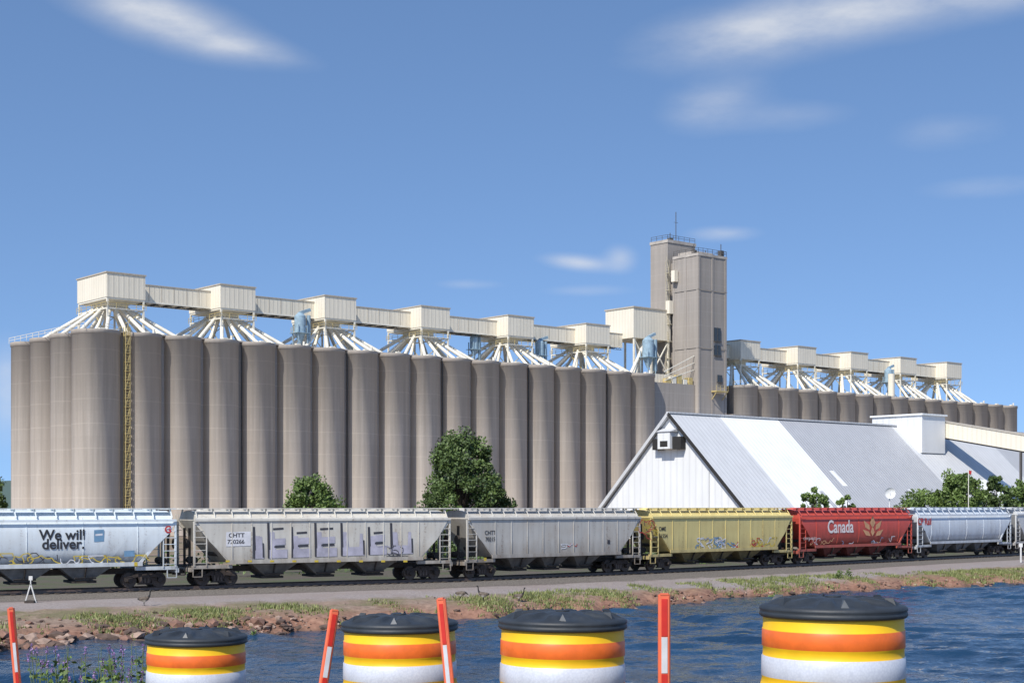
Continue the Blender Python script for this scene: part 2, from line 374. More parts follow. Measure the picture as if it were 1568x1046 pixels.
ys=np.concatenate([[-3000,-600,-100,-30,-8],np.arange(0,24,1.2),np.arange(26,58,4),np.arange(59,135,.6),[138,145,155,170,200,260,400,800,1600,3000,7000]])
GX,GY=np.meshgrid(xs,ys); GZ=gh(GX,GY)
nx,ny=len(xs),len(ys)
V=np.stack([GX.ravel(),GY.ravel(),GZ.ravel()],1)
def gridfaces(nx,ny):
    idx=np.arange(nx*ny).reshape(ny,nx)
    return np.stack([idx[:-1,:-1],idx[:-1,1:],idx[1:,1:],idx[1:,:-1]],-1).reshape(-1,4)
me=bpy.data.meshes.new('ground'); me.from_pydata(V.tolist(),[],gridfaces(nx,ny).tolist())
at1=me.attributes.new('dt','FLOAT','POINT'); at1.data.foreach_set('value',dtrack(GX,GY).ravel().astype(np.float32))
at2=me.attributes.new('ds','FLOAT','POINT'); at2.data.foreach_set('value',((GY-yshore(GX))*.8).ravel().astype(np.float32))
me.polygons.foreach_set('use_smooth',[True]*len(me.polygons))
g=bpy.data.objects.new('ground',me); S.collection.objects.link(g)
m,t,bs,o,x=newmat('ground_soil')
a1=t.n('ShaderNodeAttribute',attribute_name='dt').outputs['Fac']; a2=t.n('ShaderNodeAttribute',attribute_name='ds').outputs['Fac']
n1=t.noise(o,.35,4,.6); n2=t.noise(o,2.2,5,.7); n3=t.noise(o,9,4,.7)
grav=t.mix(t.mr(n3,.3,.7),(.19,.16,.15),(.37,.325,.305)); grav=t.mix(t.mr(n1,.4,.65,0,.5),grav,(.24,.19,.165))
soil=t.mix(t.mr(n2,.3,.7),(.17,.115,.08),(.34,.25,.19))
grass=t.mix(t.mr(n3,.3,.7),(.09,.09,.035),(.21,.19,.085))
land=t.mix(t.mr(n1,.44,.60,0,.8),soil,grass)
red=t.mix(t.mr(n2,.3,.7),(.15,.07,.045),(.38,.21,.14))
shm=t.mr(t.m('ADD',a2,t.m('MULTIPLY',n1,-5)),-1.8,1.2,1,0)
land=t.mix(shm,land,red)
dta=t.m('ABSOLUTE',a1)
near=t.mr(t.m('ADD',dta,t.m('MULTIPLY',n1,2.4)),9.2,10.8,1,0)
c=t.mix(near,land,grav)
bal=t.mix(t.mr(n3,.3,.7),(.06,.05,.045),(.17,.14,.12))
c=t.mix(t.mr(t.m('ADD',dta,t.m('MULTIPLY',n2,1)),3.2,4.2,1,0),c,bal)
back_shade=t.mr(a1,3.0,4.0,0,1); back_shade=t.m('MULTIPLY',back_shade,t.mr(a1,26,34,1,0)); c=t.mix(t.m('MULTIPLY',back_shade,.85),c,t.mix(t.mr(n1,.4,.6),(.07,.06,.045),(.06,.075,.03)))  # ground behind the track painted darker for the shadow seen beneath the cars
wet=t.mr(a2,-.2,.5,1,0); c=t.mix(t.m('MULTIPLY',wet,.7),c,(.05,.035,.025))
nearbank=t.mr(a2,-40,-30,1,0); c=t.mix(nearbank,c,grass)
t.l(c,bs.inputs['Base Color']); bs.inputs['Roughness'].default_value=.95; t.l(t.bump(n2,.6,.12),bs.inputs['Normal'])
me.materials.append(m)

mb=MB(); ng=24
for i in range(ng):
    x0=-12+i; 
    y0,y1=-4.5,7.9
    mb.add([(x0,y0,ghp(x0,y0)+.02),(x0+1,y0,ghp(x0+1,y0)+.02),(x0+1,y1,ghp(x0+1,y1)+.02),(x0,y1,ghp(x0,y1)+.02)],[(0,1,2,3)],0)
    mb.add([(x0,7.2,ghp(x0,7.2)+.026),(x0+1,7.2,ghp(x0+1,7.2)+.026),(x0+1,7.32,ghp(x0+1,7.3)+.026),(x0,7.32,ghp(x0,7.3)+.026)],[(0,1,2,3)],1)
mb.obj('road',[simple('asphalt',(.055,.054,.052),.9,.3,8),simple('road_paint',(.7,.7,.68),.7,.2)])

# water: real wavelets in the visible basin
m,t,bs,o,x=newmat('water_surface')
w2=t.noise(o,3.2,3,.6,(1,.8,1)); w3=t.noise(o,.09,3,.5)
t.l(t.mix(t.mr(w3,.35,.65),(.008,.028,.062),(.014,.048,.10)),bs.inputs['Base Color'])
bs.inputs['Roughness'].default_value=.07; bs.inputs['IOR'].default_value=1.33
t.l(t.bump(w2,.8,.10),bs.inputs['Normal'])
wxs=np.concatenate([[-500,-150,-70,-45],np.arange(-34,48,.24),[60,90,200,600]]); wys=np.concatenate([[12,30,44],np.arange(49,122,.26),[140,200,420]])
WX,WY=np.meshgrid(wxs,wys); Rw=np.random.RandomState(5); WZ=np.zeros(WX.shape)
wob=.8*np.sin(WX*.21+WY*.13)+.7*np.sin(WX*.11-WY*.19+2)
for i in range(26):
    lam=.75*(1.12**i)*(.9+.2*Rw.rand()); lam=min(lam,7.5); th=math.radians(Rw.normal(62,30)); kk=2*math.pi/lam
    ph=kk*(WX*math.cos(th)+WY*math.sin(th))+Rw.rand()*6.28+wob*(1+Rw.rand()*2)
    WZ+=(.0105*lam**.75)*np.sin(ph)
WZ*=(.75+.25*np.sin(WX*.13+WY*.09)); WZ*=np.clip((WY-45)/6,0,1)
me=bpy.data.meshes.new('water'); me.from_pydata(np.stack([WX.ravel(),WY.ravel(),WZ.ravel()-1.5],1).tolist(),[],gridfaces(len(wxs),len(wys)).tolist())
me.polygons.foreach_set('use_smooth',[True]*len(me.polygons)); me.materials.append(m)
wo=bpy.data.objects.new('water',me); S.collection.objects.link(wo)

# track
et=empty('railway_track')
mb=MB()
def sweep(mb,prof,m):
    P=[]
    for i,p in enumerate(TR):
        a=TR[max(0,i-1)];b=TR[min(len(TR)-1,i+1)];d=(b-a).normalized(); n=Vector((-d.y,d.x))
        P.append([(p.x+n.x*q[0],p.y+n.y*q[0],q[1]) for q in prof])
    k=len(prof)
    for i in range(len(P)-1):
        mb.add(P[i]+P[i+1],[(j,k+j,k+(j+1)%k,(j+1)%k) for j in range(k)],m)
sweep(mb,[(-3.0,-.6),(-1.7,-.22),(1.7,-.22),(3.0,-.6)],0)
for q in(-.75,.75): sweep(mb,[(q-.07,-.18),(q-.03,-.02),(q-.04,0),(q+.04,0),(q+.03,-.02),(q+.07,-.18)],1)
for a,b in zip(TR[1:-2],TR[2:-1]):
    L=(b-a).length; d=(b-a).normalized(); n=Vector((-d.y,d.x))
    for i in range(int(L/.6)):
        c=a+d*(i*.6); mb.beam((c.x-n.x*1.3,c.y-n.y*1.3,-.22),(c.x+n.x*1.3,c.y+n.y*1.3,-.22),.23,.12,2)
mb.obj('ballast_rails_and_ties',[simple('ballast',(.17,.15,.13),.95,.5,12,bump=.5,bd=.05),simple('rail_steel',(.16,.11,.085),.45,.3,4,metal=.6),simple('tie_wood',(.07,.055,.045),.9,.4,5)],et)

# ---------------------------------------------------------------- hopper cars
M_truck=simple('truck_iron',(.055,.042,.035),.75,.4,5); M_under=simple('underframe_grime',(.06,.05,.042),.85,.4,4)
M_wheel=simple('wheel_steel',(.10,.075,.06),.6,.4,6)
def car(name,a,b,col,ribs=8,cyl=False,amt=.5,texts=(),extra=None,kind=0,stripe=None,roofcol=None):
    L=(b-a).length; c=(a+b)/2; rz=math.atan2(b.y-a.y,b.x-a.x)
    e=empty(name,(c.x,c.y,0),rz)
    MP=paint('paint_'+name,col,amt=amt); MT=paint('trim_'+name,tuple(min(1,q*1.1) for q in col),amt=amt*1.2)
    MR=paint('roof_'+name,roofcol or tuple(min(.8,q*1.05+.05) for q in col),amt=.35)
    hl=L/2-.45
    if cyl: prof=[(1.10,1.35),(1.42,1.6),(1.56,2.1),(1.6,2.7),(1.58,3.25),(1.48,3.7),(1.25,4.05),(.85,4.3),(.35,4.42)]
    else: prof=[(1.50,1.35),(1.58,1.42),(1.59,2.6),(1.60,3.85),(1.52,3.98),(1.1,4.22),(.6,4.38),(.2,4.42)]
    full=[(-y,z) for y,z in prof]+[(y,z) for y,z in reversed(prof)]
    zt=3.35
    def xe(z): return hl-.25 if z>=zt else hl-.25-(zt-z)*1.05
    body=MB(); N=14
    ring=[]
    for i in range(N+1):
        f=-1+2*i/N; ring.append([(f*xe(z),y,z) for y,z in full])
    k=len(full)
    for i in range(N):
        body.add(ring[i]+ring[i+1],[(j,j+1,k+j+1,k+j) for j in range(k-1)]+[(k-1,0,k,2*k-1)],0,cyl)
    for r,s in((ring[0],1),(ring[-1],-1)):
        for j in range(k//2-1):
            body.add([r[j],r[j+1],r[k-2-j],r[k-1-j]],[(0,1,2,3) if s==-1 else (3,2,1,0)],0)
    body.obj('body',[MP],e,fixn=True)
    d=MB()
    xb=xe(1.35)
    for s in(-1,1):
        y=s*1.60
        d.box(-hl+.1,hl-.1,min(y,y+s*.07),max(y,y+s*.07),3.80,3.93,0)
        d.box(-xb-.25,xb+.25,min(y,y+s*.06),max(y,y+s*.06),1.27,1.50,0)
        if not cyl:
            for i in range(ribs+1):
                xx=-xb+.05+(2*xb-.1)*i/ribs
                d.box(xx-.03,xx+.03,min(y,y+s*.02),max(y,y+s*.02),1.5,3.8,0)
        else:
            for i in range(5):
                xx=-xb+2*xb*i/4
                for (ya,za),(yb,zb) in zip(prof[1:-3],prof[2:-2]):
                    d.beam((xx,s*(ya+.0),za),(xx,s*(yb+.0),zb),.03,.05,0)
        for q in(-1,1):
            X=q*(hl-.12)
            d.beam((X,s*1.5,1.15),(X,s*1.5,3.8),.10,.12,0)
            d.beam((q*(hl-.85),s*1.55,1.15),(q*(hl-.85),s*1.55,3.3),.06,.06,0)
            for r in range(7): d.beam((X,s*1.56,1.35+r*.38),(q*(hl-.85),s*1.56,1.35+r*.38),.035,.035,0)
            d.beam((q*(hl-.15),s*1.5,3.75),(q*(xb+.1),s*1.52,1.4),.09,.14,0)
            d.box(min(q*(xb-.1),q*hl),max(q*(xb-.1),q*hl),min(s*1.35,s*1.53),max(s*1.35,s*1.53),1.02,1.22,0)
            d.beam((q*(hl-.05),s*1.5,.55),(q*(hl-.05),s*1.5,1.1),.05,.05,0); d.beam((q*(hl-.6),s*1.5,.55),(q*(hl-.6),s*1.5,1.1),.05,.05,0)
            d.beam((q*(hl-.05),s*1.5,.56),(q*(hl-.6),s*1.5,.56),.05,.05,0)
    for q in(-1,1):
        for y in(-.45,.45): d.beam((q*(hl-.2),y,1.1),(q*(hl-.2),y,3.4),.12,.14,1)
        for r in range(8): d.beam((q*(hl+.02),.9,1.2+r*.36),(q*(hl+.02),1.4,1.2+r*.36),.035,.035,0)
        d.beam((q*(hl+.02),.9,1.1),(q*(hl+.02),.9,4.2),.05,.05,0); d.beam((q*(hl+.02),1.4,1.1),(q*(hl+.02),1.4,4.2),.05,.05,0)
        d.box(min(q*(hl-1.6),q*(hl+.05)),max(q*(hl-1.6),q*(hl+.05)),-1.34,1.34,1.10,1.17,1)
        d.box(min(q*(hl-.1),q*(hl+.1)),max(q*(hl-.1),q*(hl+.1)),-1.5,1.5,.85,1.09,0)
        d.box(min(q*hl,q*(hl+.48)),max(q*hl,q*(hl+.48)),-.12,.12,.72,.98,2); d.box(min(q*(hl+.25),q*(hl+.5)),max(q*(hl+.25),q*(hl+.5)),-.2,.2,.66,1.03,2)
        d.tube((q*(hl+.03),-.7,2.5),(q*(hl+.10),-.7,2.5),.3,1,14); d.tube((q*(hl-.5),-.5,1.5),(q*(hl-.5),.5,1.5),.22,1,10)
    d.tube((-xb-.4,-.4,1.95),(-xb-.4,.9,1.95),.25,1,10)
    d.box(-hl,hl,-.35,.35,.78,1.1,1)
    nb=3 if kind==0 else 4; seg=2*(xb-1.2)/nb
    for i in range(nb):
        cx=-(xb-1.2)+seg*(i+.5); w=seg*.48
        v=[(cx-w,-1.35,1.36),(cx+w,-1.35,1.36),(cx+w,1.35,1.36),(cx-w,1.35,1.36),(cx-.45,-.8,.48),(cx+.45,-.8,.48),(cx+.45,.8,.48),(cx-.45,.8,.48)]
        d.add(v,[(0,1,2,3),(7,6,5,4),(0,4,5,1),(1,5,6,2),(2,6,7,3),(3,7,4,0)],4)
        d.box(cx-.7,cx+.7,-.9,.9,.34,.479,1); d.tube((cx-.6,-1.15,.62),(cx+.6,-1.15,.62),.06,1,6)
        d.beam((cx,-1.0,.6),(cx,-1.36,1.3),.06,.1,1)
    d.box(-hl+.9,hl-.9,-.33,.33,4.40,4.50,3)
    for i in range(14):
        xx=-hl+1.4+(2*hl-2.8)*i/13
        d.box(xx-.06,xx+.06,-.42,.42,4.501,4.545,3)
    for y in(-1.05,1.05):
        d.box(-hl,hl,y-.24,y+.24,4.52,4.56,3)
        for i in range(16):
            xx=-hl+.3+(2*hl-.6)*i/15
            d.beam((xx,y,4.2),(xx,y,4.52),.06,.06,3); d.beam((xx,y*1.4,4.02),(xx,y*1.05,4.5),.05,.05,3)
    for q in(-1,1): d.box(min(q*(hl-.3),q*(hl+.25)),max(q*(hl-.3),q*(hl+.25)),-1.29,1.29,4.50,4.515,3)
    d.obj('frame_ladders_and_roofwalk',[MT,M_under,M_truck,MR,simple('hop_'+name,tuple(q*.25+.015 for q in col),.8,.4,2)],e)
    w=MB()
    for q in(-1,1):
        tx=q*(hl-1.75)
        for ax in(-.87,.87):
            w.tube((tx+ax,-.72,.43),(tx+ax,.72,.43),.08,1,8)
            for s in(-1,1):
                y=s*.75
                w.tube((tx+ax,y-.07,.43),(tx+ax,y+.07,.43),.43,1,22,sm=False); w.tube((tx+ax,y-s*.12,.43),(tx+ax,y-s*.05,.43),.46,1,22,sm=False)
                w.tube((tx+ax,s*.83,.43),(tx+ax,s*1.12,.43),.14,0,10)
        for s in(-1,1):
            y0,y1=(s*.95-.07,s*.95+.07)
            w.prism([(tx-1.2,.36),(tx-1.2,.62),(tx-.75,.70),(tx-.4,.86),(tx+.4,.86),(tx+.75,.70),(tx+1.2,.62),(tx+1.2,.36),(tx+.95,.36),(tx+.8,.56),(tx+.42,.62),(tx+.3,.26),(tx-.3,.26),(tx-.42,.62),(tx-.8,.56),(tx-.95,.36)],y0,y1,0)
            w.prism([(tx-.42,.18),(tx-.42,.27),(tx+.42,.27),(tx+.42,.18)],y0-.01,y1+.01,0)
            for z in(-.2,0,.2): w.tube((tx+z,s*1.0,.27),(tx+z,s*1.0,.62),.08,1,8)
        w.box(tx-.2,tx+.2,-1.1,1.1,.55,.8,0)
    w.obj('trucks_and_wheels',[M_truck,M_wheel],e)
    def lx(px):
        r=(px-CX)/F; n=math.cos(rz)-r*math.sin(rz)
        ox,oy=math.sin(rz)*1.6,-math.cos(rz)*1.6
        return (r*(c.y+oy)-(c.x+ox))/n
    def lz(px,py):
        u=lx(px); Z=c.y+u*math.sin(rz)-math.cos(rz)*1.6; return CZ-(py-YH)/F*Z
    for i,(txt,px,py,size,colr,bold,xs_) in enumerate(texts):
        cu=bpy.data.curves.new('lettering','FONT'); cu.body=txt; cu.size=size; cu.offset=bold; cu.extrude=.001
        cu.materials.append(simple('ink',colr,.6,.15)); to=bpy.data.objects.new('lettering_%d'%(i+1),cu); S.collection.objects.link(to)
        to.parent=e; to.rotation_euler=(math.pi/2,0,0); to.location=(lx(px),-1.612,lz(px,py)); to.scale=(xs_,1,1)
    if extra: extra(e,lx,lz)
    return e
def yy_(y): return -1.606+(y+1.65)*.25
def quadpx(mb,lx,lz,pts,m,y=-1.655):
    mb.add([(lx(px),yy_(y),lz(px,py)) for px,py in pts],[tuple(range(len(pts)))],m)
def scribble(mb,x0,x1,z0,z1,n,mats,seed,w=.05,y=-1.65):
    R=random.Random(seed)
    for i in range(n):
        cx=R.uniform(x0,x1);cz=R.uniform(z0,z1);a=R.uniform(0,6.28); m=R.choice(mats); yy=yy_(y-.0018*i)
        p=(cx,cz); r=R.uniform(.1,.3)
        for k in range(9):
            a+=R.uniform(-1.3,1.5); q=(p[0]+math.cos(a)*r,min(z1+.1,max(z0-.05,p[1]+math.sin(a)*r)))
            dx,dz=q[0]-p[0],q[1]-p[1];l=math.hypot(dx,dz) or 1; nx_,nz_=-dz/l*w/2,dx/l*w/2
            mb.add([(p[0]-nx_,yy,p[1]-nz_),(q[0]-nx_,yy,q[1]-nz_),(q[0]+nx_,yy,q[1]+nz_),(p[0]+nx_,yy,p[1]+nz_)],[(0,1,2,3)],m); p=q
K=lambda n,c: simple(n,c,.6,.2,3)
G_y,G_k,G_l,G_w,G_b,G_r,G_g=K('g_yellow',(.6,.45,.05)),K('g_black',(.05,.05,.06)),simple('g_lilac',(.45,.435,.51),.6,.3,1.2),K('g_white',(.7,.7,.72)),K('g_blue',(.16,.3,.45)),K('g_red',(.5,.06,.05)),K('g_green',(.1,.35,.15))
GM=[G_y,G_k,G_l,G_w,G_b,G_r,G_g]
def ex1(e,lx,lz):
    m=MB(); scribble(m,lx(0),lx(50),1.55,2.0,10,[0,0,1],3,.05); scribble(m,lx(85),lx(230),1.5,1.8,12,[0,0,3],4,.05)
    quadpx(m,lx,lz,[(144,829),(159,828),(159,810),(144,811)],4,-1.68); quadpx(m,lx,lz,[(146,820),(157,819),(157,816),(146,817)],3,-1.69)
    quadpx(m,lx,lz,[(190,852),(206,851),(206,842),(190,843)],4,-1.67)
    quadpx(m,lx,lz,[(205,866),(210,866),(210,860),(205,860)],0,-1.9); m.obj('graffiti_and_decals',GM,e)
def ex2(e,lx,lz):
    m=MB()
    quadpx(m,lx,lz,[(346,836),(384,835),(384,813),(346,814)],3)
    xx=388
    for si,(wd,up,bar) in enumerate([(22,0,0),(36,1,1),(36,0,1),(40,1,1),(42,1,0),(34,0,1),(40,1,0)]):
        zb=855-.035*(xx-388); zt=(800 if up else 806)
        quadpx(m,lx,lz,[(xx,zb),(xx+4,zb),(xx+2.5,zt),(xx-1,zt)],1,-1.652)
        quadpx(m,lx,lz,[(xx+3,zb),(xx+wd-6,zb-.8),(xx+wd-6,zb-14),(xx+3,zb-13)],2,-1.658)
        quadpx(m,lx,lz,[(xx+4,zb-13),(xx+12,zb-13),(xx+10,zt+14),(xx+3,zt+14)],2,-1.656)
        if bar:
            quadpx(m,lx,lz,[(xx+10,zb-20),(xx+wd-9,zb-21),(xx+wd-9,zb-31),(xx+10,zb-30)],2,-1.660)
            quadpx(m,lx,lz,[(xx+10,zb-16),(xx+wd-10,zb-17),(xx+wd-10,zb-20),(xx+10,zb-19)],1,-1.662)
            quadpx(m,lx,lz,[(xx+8,zt+11),(xx+wd-12,zt+10),(xx+wd-12,zt+7),(xx+8,zt+8)],1,-1.664)
        else:
            quadpx(m,lx,lz,[(xx+wd-14,zb-12),(xx+wd-8,zb-12),(xx+wd-9,zb-34),(xx+wd-13,zb-34)],2,-1.668)
            quadpx(m,lx,lz,[(xx+wd-8,zb-2),(xx+wd-5.5,zb-2),(xx+wd-6,zb-24),(xx+wd-8,zb-24)],1,-1.670)
        xx+=wd
    scribble(m,lx(590),lx(632),1.6,2.1,6,[1,2],8,.05,-1.69)
    for px in range(345,640,34): quadpx(m,lx,lz,[(px,860),(px+6,860),(px+6,857),(px,857)],0,-1.9)
    m.obj('graffiti_and_decals',GM,e)
def ex3(e,lx,lz):
    m=MB(); scribble(m,lx(845),lx(870),1.7,2.0,3,[5,3],2,.05); quadpx(m,lx,lz,[(740,858),(744,858),(744,853),(740,853)],0,-1.9)
    quadpx(m,lx,lz,[(930,832),(934,832),(934,826),(930,826)],1); m.obj('decals',GM,e)
def ex4(e,lx,lz):
    m=MB(); scribble(m,lx(1072),lx(1115),1.55,2.2,16,[3,4,2,4,3],12,.09); scribble(m,lx(1125),lx(1180),1.6,2.1,14,[5,0,3],14,.07); scribble(m,lx(986),lx(1000),2.2,3.6,10,[1,5,0],13,.06)
    m.obj('graffiti_and_decals',GM,e)
def ex5(e,lx,lz):
    m=MB()
    cx,cy=1336,808
    for (dx,dy,an,l,w) in[(0,-8,90,20,7),(-8,-3,122,18,6),(8,-3,58,18,6),(-8,8,140,16,6),(9,8,40,16,6),(0,6,90,16,5)]:
        a=math.radians(an); ux,uy=math.cos(a),-math.sin(a)
        p=[(cx+dx-ux*l*.4,cy+dy-uy*l*.4),(cx+dx+uy*w*.6,cy+dy-ux*w*.6),(cx+dx+ux*l*.6,cy+dy+uy*l*.6),(cx+dx-uy*w*.6,cy+dy+ux*w*.6)]
        quadpx(m,lx,lz,p,0,-1.675-.001*(dx+10))
    scribble(m,lx(1235),lx(1365),1.6,1.95,14,[3,4,5,0],21,.05)
    m.obj('wheat_emblem_and_graffiti',[K('wheat_orange',(.65,.36,.18))]+GM[1:],e)
BK=(.03,.03,.035)
car('hopper_car',J[0],J[1],(.60,.63,.65),10)
car('hopper_car',J[1],J[2],(.66,.72,.75),6,True,.4,[('We will',60,826,.80,BK,.018,1.0),('deliver.',64,840,.80,BK,.018,1.0),('G',252,815,.55,(.5,.05,.05),.02,1)],ex1)
car('hopper_car',J[2],J[3],(.60,.575,.51),10,False,.65,[('CHTT',350,822,.34,BK,.008,1.1),('720266',348,832,.34,BK,.006,1.05)],ex2)
car('hopper_car',J[3],J[4],(.52,.50,.455),8,False,.7,[('CHTT',742,818,.38,BK,.004,.95),('70215',743,828,.38,BK,.004,.9)],ex3)
car('hopper_car',J[4],J[5],(.70,.58,.24),8,False,.5,[('DME',1009,812,.42,BK,.004,.9),('51554',1009,823,.42,BK,.004,.9)],ex4)
car('hopper_car',J[5],J[6],(.55,.085,.06),4,True,.55,[('Canada',1267,815,1.45,(.85,.78,.74),.03,.9),('CNWX 106831',1230,826,.3,(.7,.6,.55),.0,1.0)],ex5)
car('hopper_car',J[6],J[7],(.60,.65,.70),6,True,.45,[('CP Rail',1405,803,.85,(.55,.06,.05),.02,.95),('CP 388144',1405,815,.3,BK,0,1)])
car('hopper_car',J[7],J[8],(.60,.61,.61),8,False,.55)
car('hopper_car',J[8],J[9],(.52,.51,.49),8,False,.5)

# ---------------------------------------------------------------- trees
def leafmat(name,a,b):
    m,t,bs,o,x=newmat(name)
    at_=t.n('ShaderNodeAttribute',attribute_name='shade').outputs['Fac']
    c=t.mix(at_,a,b)
    t.l(c,bs.inputs['Base Color']); bs.inputs['Roughness'].default_value=.6
    return m
LM=leafmat('leaves_dark',(.035,.06,.016),(.115,.175,.045)); LM2=leafmat('leaves_light',(.06,.10,.022),(.17,.25,.06))
M_bark=simple('bark',(.09,.07,.055),.9,.4,6)
def leaves(name,clumps,nper,size,mat,parent,seed,flat=1.0):
    R=np.random.RandomState(seed); n=len(clumps)*nper
    C=np.repeat(np.array([c[:3] for c in clumps]),nper,0); r=np.repeat(np.array([c[3] for c in clumps]),nper)
    sh=np.repeat(R.rand(len(clumps)),nper)
    d=R.normal(size=(n,3)); d/=np.linalg.norm(d,axis=1)[:,None]; rad=r*R.rand(n)**.45
    P=C+d*rad[:,None]*np.array([1,1,flat])
    a=R.normal(size=(n,3)); a/=np.linalg.norm(a,axis=1)[:,None]; b=np.cross(a,R.normal(size=(n,3))); b/=np.linalg.norm(b,axis=1)[:,None]
    s=size*(.6+.8*R.rand(n))[:,None]
    V=np.stack([P-a*s,P+b*s*.55,P+a*s,P-b*s*.55],1).reshape(-1,3)
    me=bpy.data.meshes.new(name); me.from_pydata(V.tolist(),[],np.arange(n*4).reshape(-1,4).tolist())
    at_=me.attributes.new('shade','FLOAT','POINT'); at_.data.foreach_set('value',np.repeat(np.clip(sh*.6+.4*R.rand(n),0,1),4).astype(np.float32))
    me.materials.append(mat); o=bpy.data.objects.new(name,me); S.collection.objects.link(o); o.parent=parent; return o
def tree(name,x,y,h,w,base,nc,nper,mat,seed,leaf=.22,cr=None,gz=-.45,taperk=.35,wk=1.0):
    e=empty(name,(x,y,gz)); R=random.Random(seed); tr=MB(); h=h-gz; w*=wk
    tr.tube((0,0,-.2),(0,0,h*.45),w*.045,0,8,w*.028); tr.tube((0,0,h*.45),(.1,0,h*.85),w*.028,0,6,w*.008)
    cl=[]; cr=cr or w*.13
    for i in range(nc):
        while True:
            p=Vector((R.uniform(-1,1),R.uniform(-1,1),R.uniform(-1,1)))
            if .3<p.length<1: break
        p=p.normalized()*(p.length**.5)
        zc=(base+h)/2; zz=zc+p.z*(h-base)/2*.92
        taper=1.0-taperk*max(0,p.z)**1.5
        lump=1+.12*math.sin(3*math.atan2(p.y,p.x)+seed)+.10*math.sin(p.z*7+seed)
        q=Vector((p.x*w/2*.90*taper*lump,p.y*w/2*.86*taper*lump,zz))
        cl.append((q.x,q.y,q.z,cr*R.uniform(.5,1.2)))
        if i%4==0: tr.tube((0,0,min(q.z*.6,h*.6)),q,w*.014,0,5,w*.004)
    tr.obj('trunk_and_limbs',[M_bark],e); leaves('foliage',cl,nper,leaf,mat,e,seed); return e
def treepx(name,x0,x1,ytop,Z,base,nc,nper,mat,seed,**k):
    w=(x1-x0)/F*Z; X=((x0+x1)/2-CX)/F*Z; h=CZ-(ytop-YH)/F*Z
    return tree(name,X,Z,h,w,base,nc,nper,mat,seed,**k)
treepx('deciduous_tree',641,775,655,150,-3.5,210,190,LM,1,leaf=.17,taperk=.1,wk=1.0,cr=1.05)
treepx('shrub',438,517,732,142,1.2,110,110,LM2,2,leaf=.15,taperk=0,wk=1.25)
treepx('shrub',1224,1266,743,172,1.2,55,100,LM2,3,leaf=.16,taperk=0,wk=1.15)
treepx('shrub',1283,1310,754,174,2,34,90,LM2,4,leaf=.16,taperk=0,wk=1.2)
treepx('deciduous_tree',1432,1506,715,176,.8,100,130,LM2,5,leaf=.18,taperk=.1,wk=1.1)
treepx('shrub',1380,1445,746,178,2,60,100,LM2,6,leaf=.17,taperk=0,wk=1.25)
treepx('deciduous_tree',1500,1550,726,180,.5,65,120,LM,7,leaf=.18,taperk=0,wk=1.15)
treepx('shrub',1538,1600,731,184,.2,60,120,LM2,8,leaf=.18,taperk=0,wk=1.15)
treepx('shrub',1590,1680,720,186,.2,50,110,LM,9,leaf=.2,taperk=0)
treepx('shrub',-60,12,720,300,.2,50,90,LM,10,leaf=.3,taperk=0)
e=empty('weed_patch'); R=random.Random(3)
cl=[]
for i in range(260):
    X=R.uniform(-30,120); base_y=88.6+(X+19.8)*.86 if X<8 else 109+(X-8.6); Yy=base_y+R.uniform(16,34); cl.append((X,Yy,R.uniform(-.2,1.0),R.uniform(.5,1.3)))
leaves('foliage',cl,40,.2,LM,e,55)

# distant hills
m=leafmat('hazy_hill_forest',(.09,.13,.10),(.12,.17,.13))  # forest green with distance haze mixed into the colour
mb=MB(); n=260; hv=[]
for j,(Y,sc) in enumerate(((1500,0),(1650,1),(2300,.9))):
    for i in range(n):
        X=-2600+5200*i/(n-1); z=(34+16*mnoise.noise((X*.0016,3,0))+7*mnoise.noise((X*.012,1,0))+3*mnoise.noise((X*.06,5,0)))*sc-1
        hv.append((X,Y,z))
mb.add(hv,[(j*n+i,j*n+i+1,(j+1)*n+i+1,(j+1)*n+i) for j in range(2) for i in range(n-1)],0,True); mb.obj('hills',[m])

# ---------------------------------------------------------------- shore rocks & grass
def rocks(name,pts,mats,seed):
    R=random.Random(seed); mb=MB()
    ico=[(0,0,-1),(.72,-.53,-.45),(-.28,-.85,-.45),(-.89,0,-.45),(-.28,.85,-.45),(.72,.53,-.45),(.28,-.85,.45),(-.72,-.53,.45),(-.72,.53,.45),(.28,.85,.45),(.89,0,.45),(0,0,1)]
    fs=[(0,1,2),(1,0,5),(0,2,3),(0,3,4),(0,4,5),(1,5,10),(2,1,6),(3,2,7),(4,3,8),(5,4,9),(1,10,6),(2,6,7),(3,7,8),(4,8,9),(5,9,10),(6,10,11),(7,6,11),(8,7,11),(9,8,11),(10,9,11)]
    for (x,y,z,s) in pts:
        a=R.uniform(0,6.3);ca,sa=math.cos(a),math.sin(a); sx,sy,sz=s*R.uniform(.7,1.5),s*R.uniform(.7,1.3),s*R.uniform(.35,.7)
        vs=[]
        for v in ico:
            k=R.uniform(.75,1.2); X,Y,Z=v[0]*sx*k,v[1]*sy*k,v[2]*sz*k; vs.append((x+X*ca-Y*sa,y+X*sa+Y*ca,z+Z))
        mb.add(vs,fs,R.choice([0,0,1,2,2]))
    return mb.obj(name,mats)
R=random.Random(9); pts=[]
for i in range(2600):
    X=R.uniform(-26,46); 
    if R.random()<.4: X=R.uniform(-26,-10)
    ds=abs(R.gauss(.2,.6))-.2 if R.random()<.75 else R.uniform(0,6)
    big=1.0 if X<-12 else .55
    if X>-8 and mnoise.noise((X*.35,0,0))<-.05 and R.random()<.5: continue
    Y=float(yshore(np.array([X]))[0])+ds/.8; s=min(.42,.07+R.expovariate(10))*big
    if ds>1.6: s*=.5
    pts.append((X,Y,ghp(X,Y)+s*.05,s))
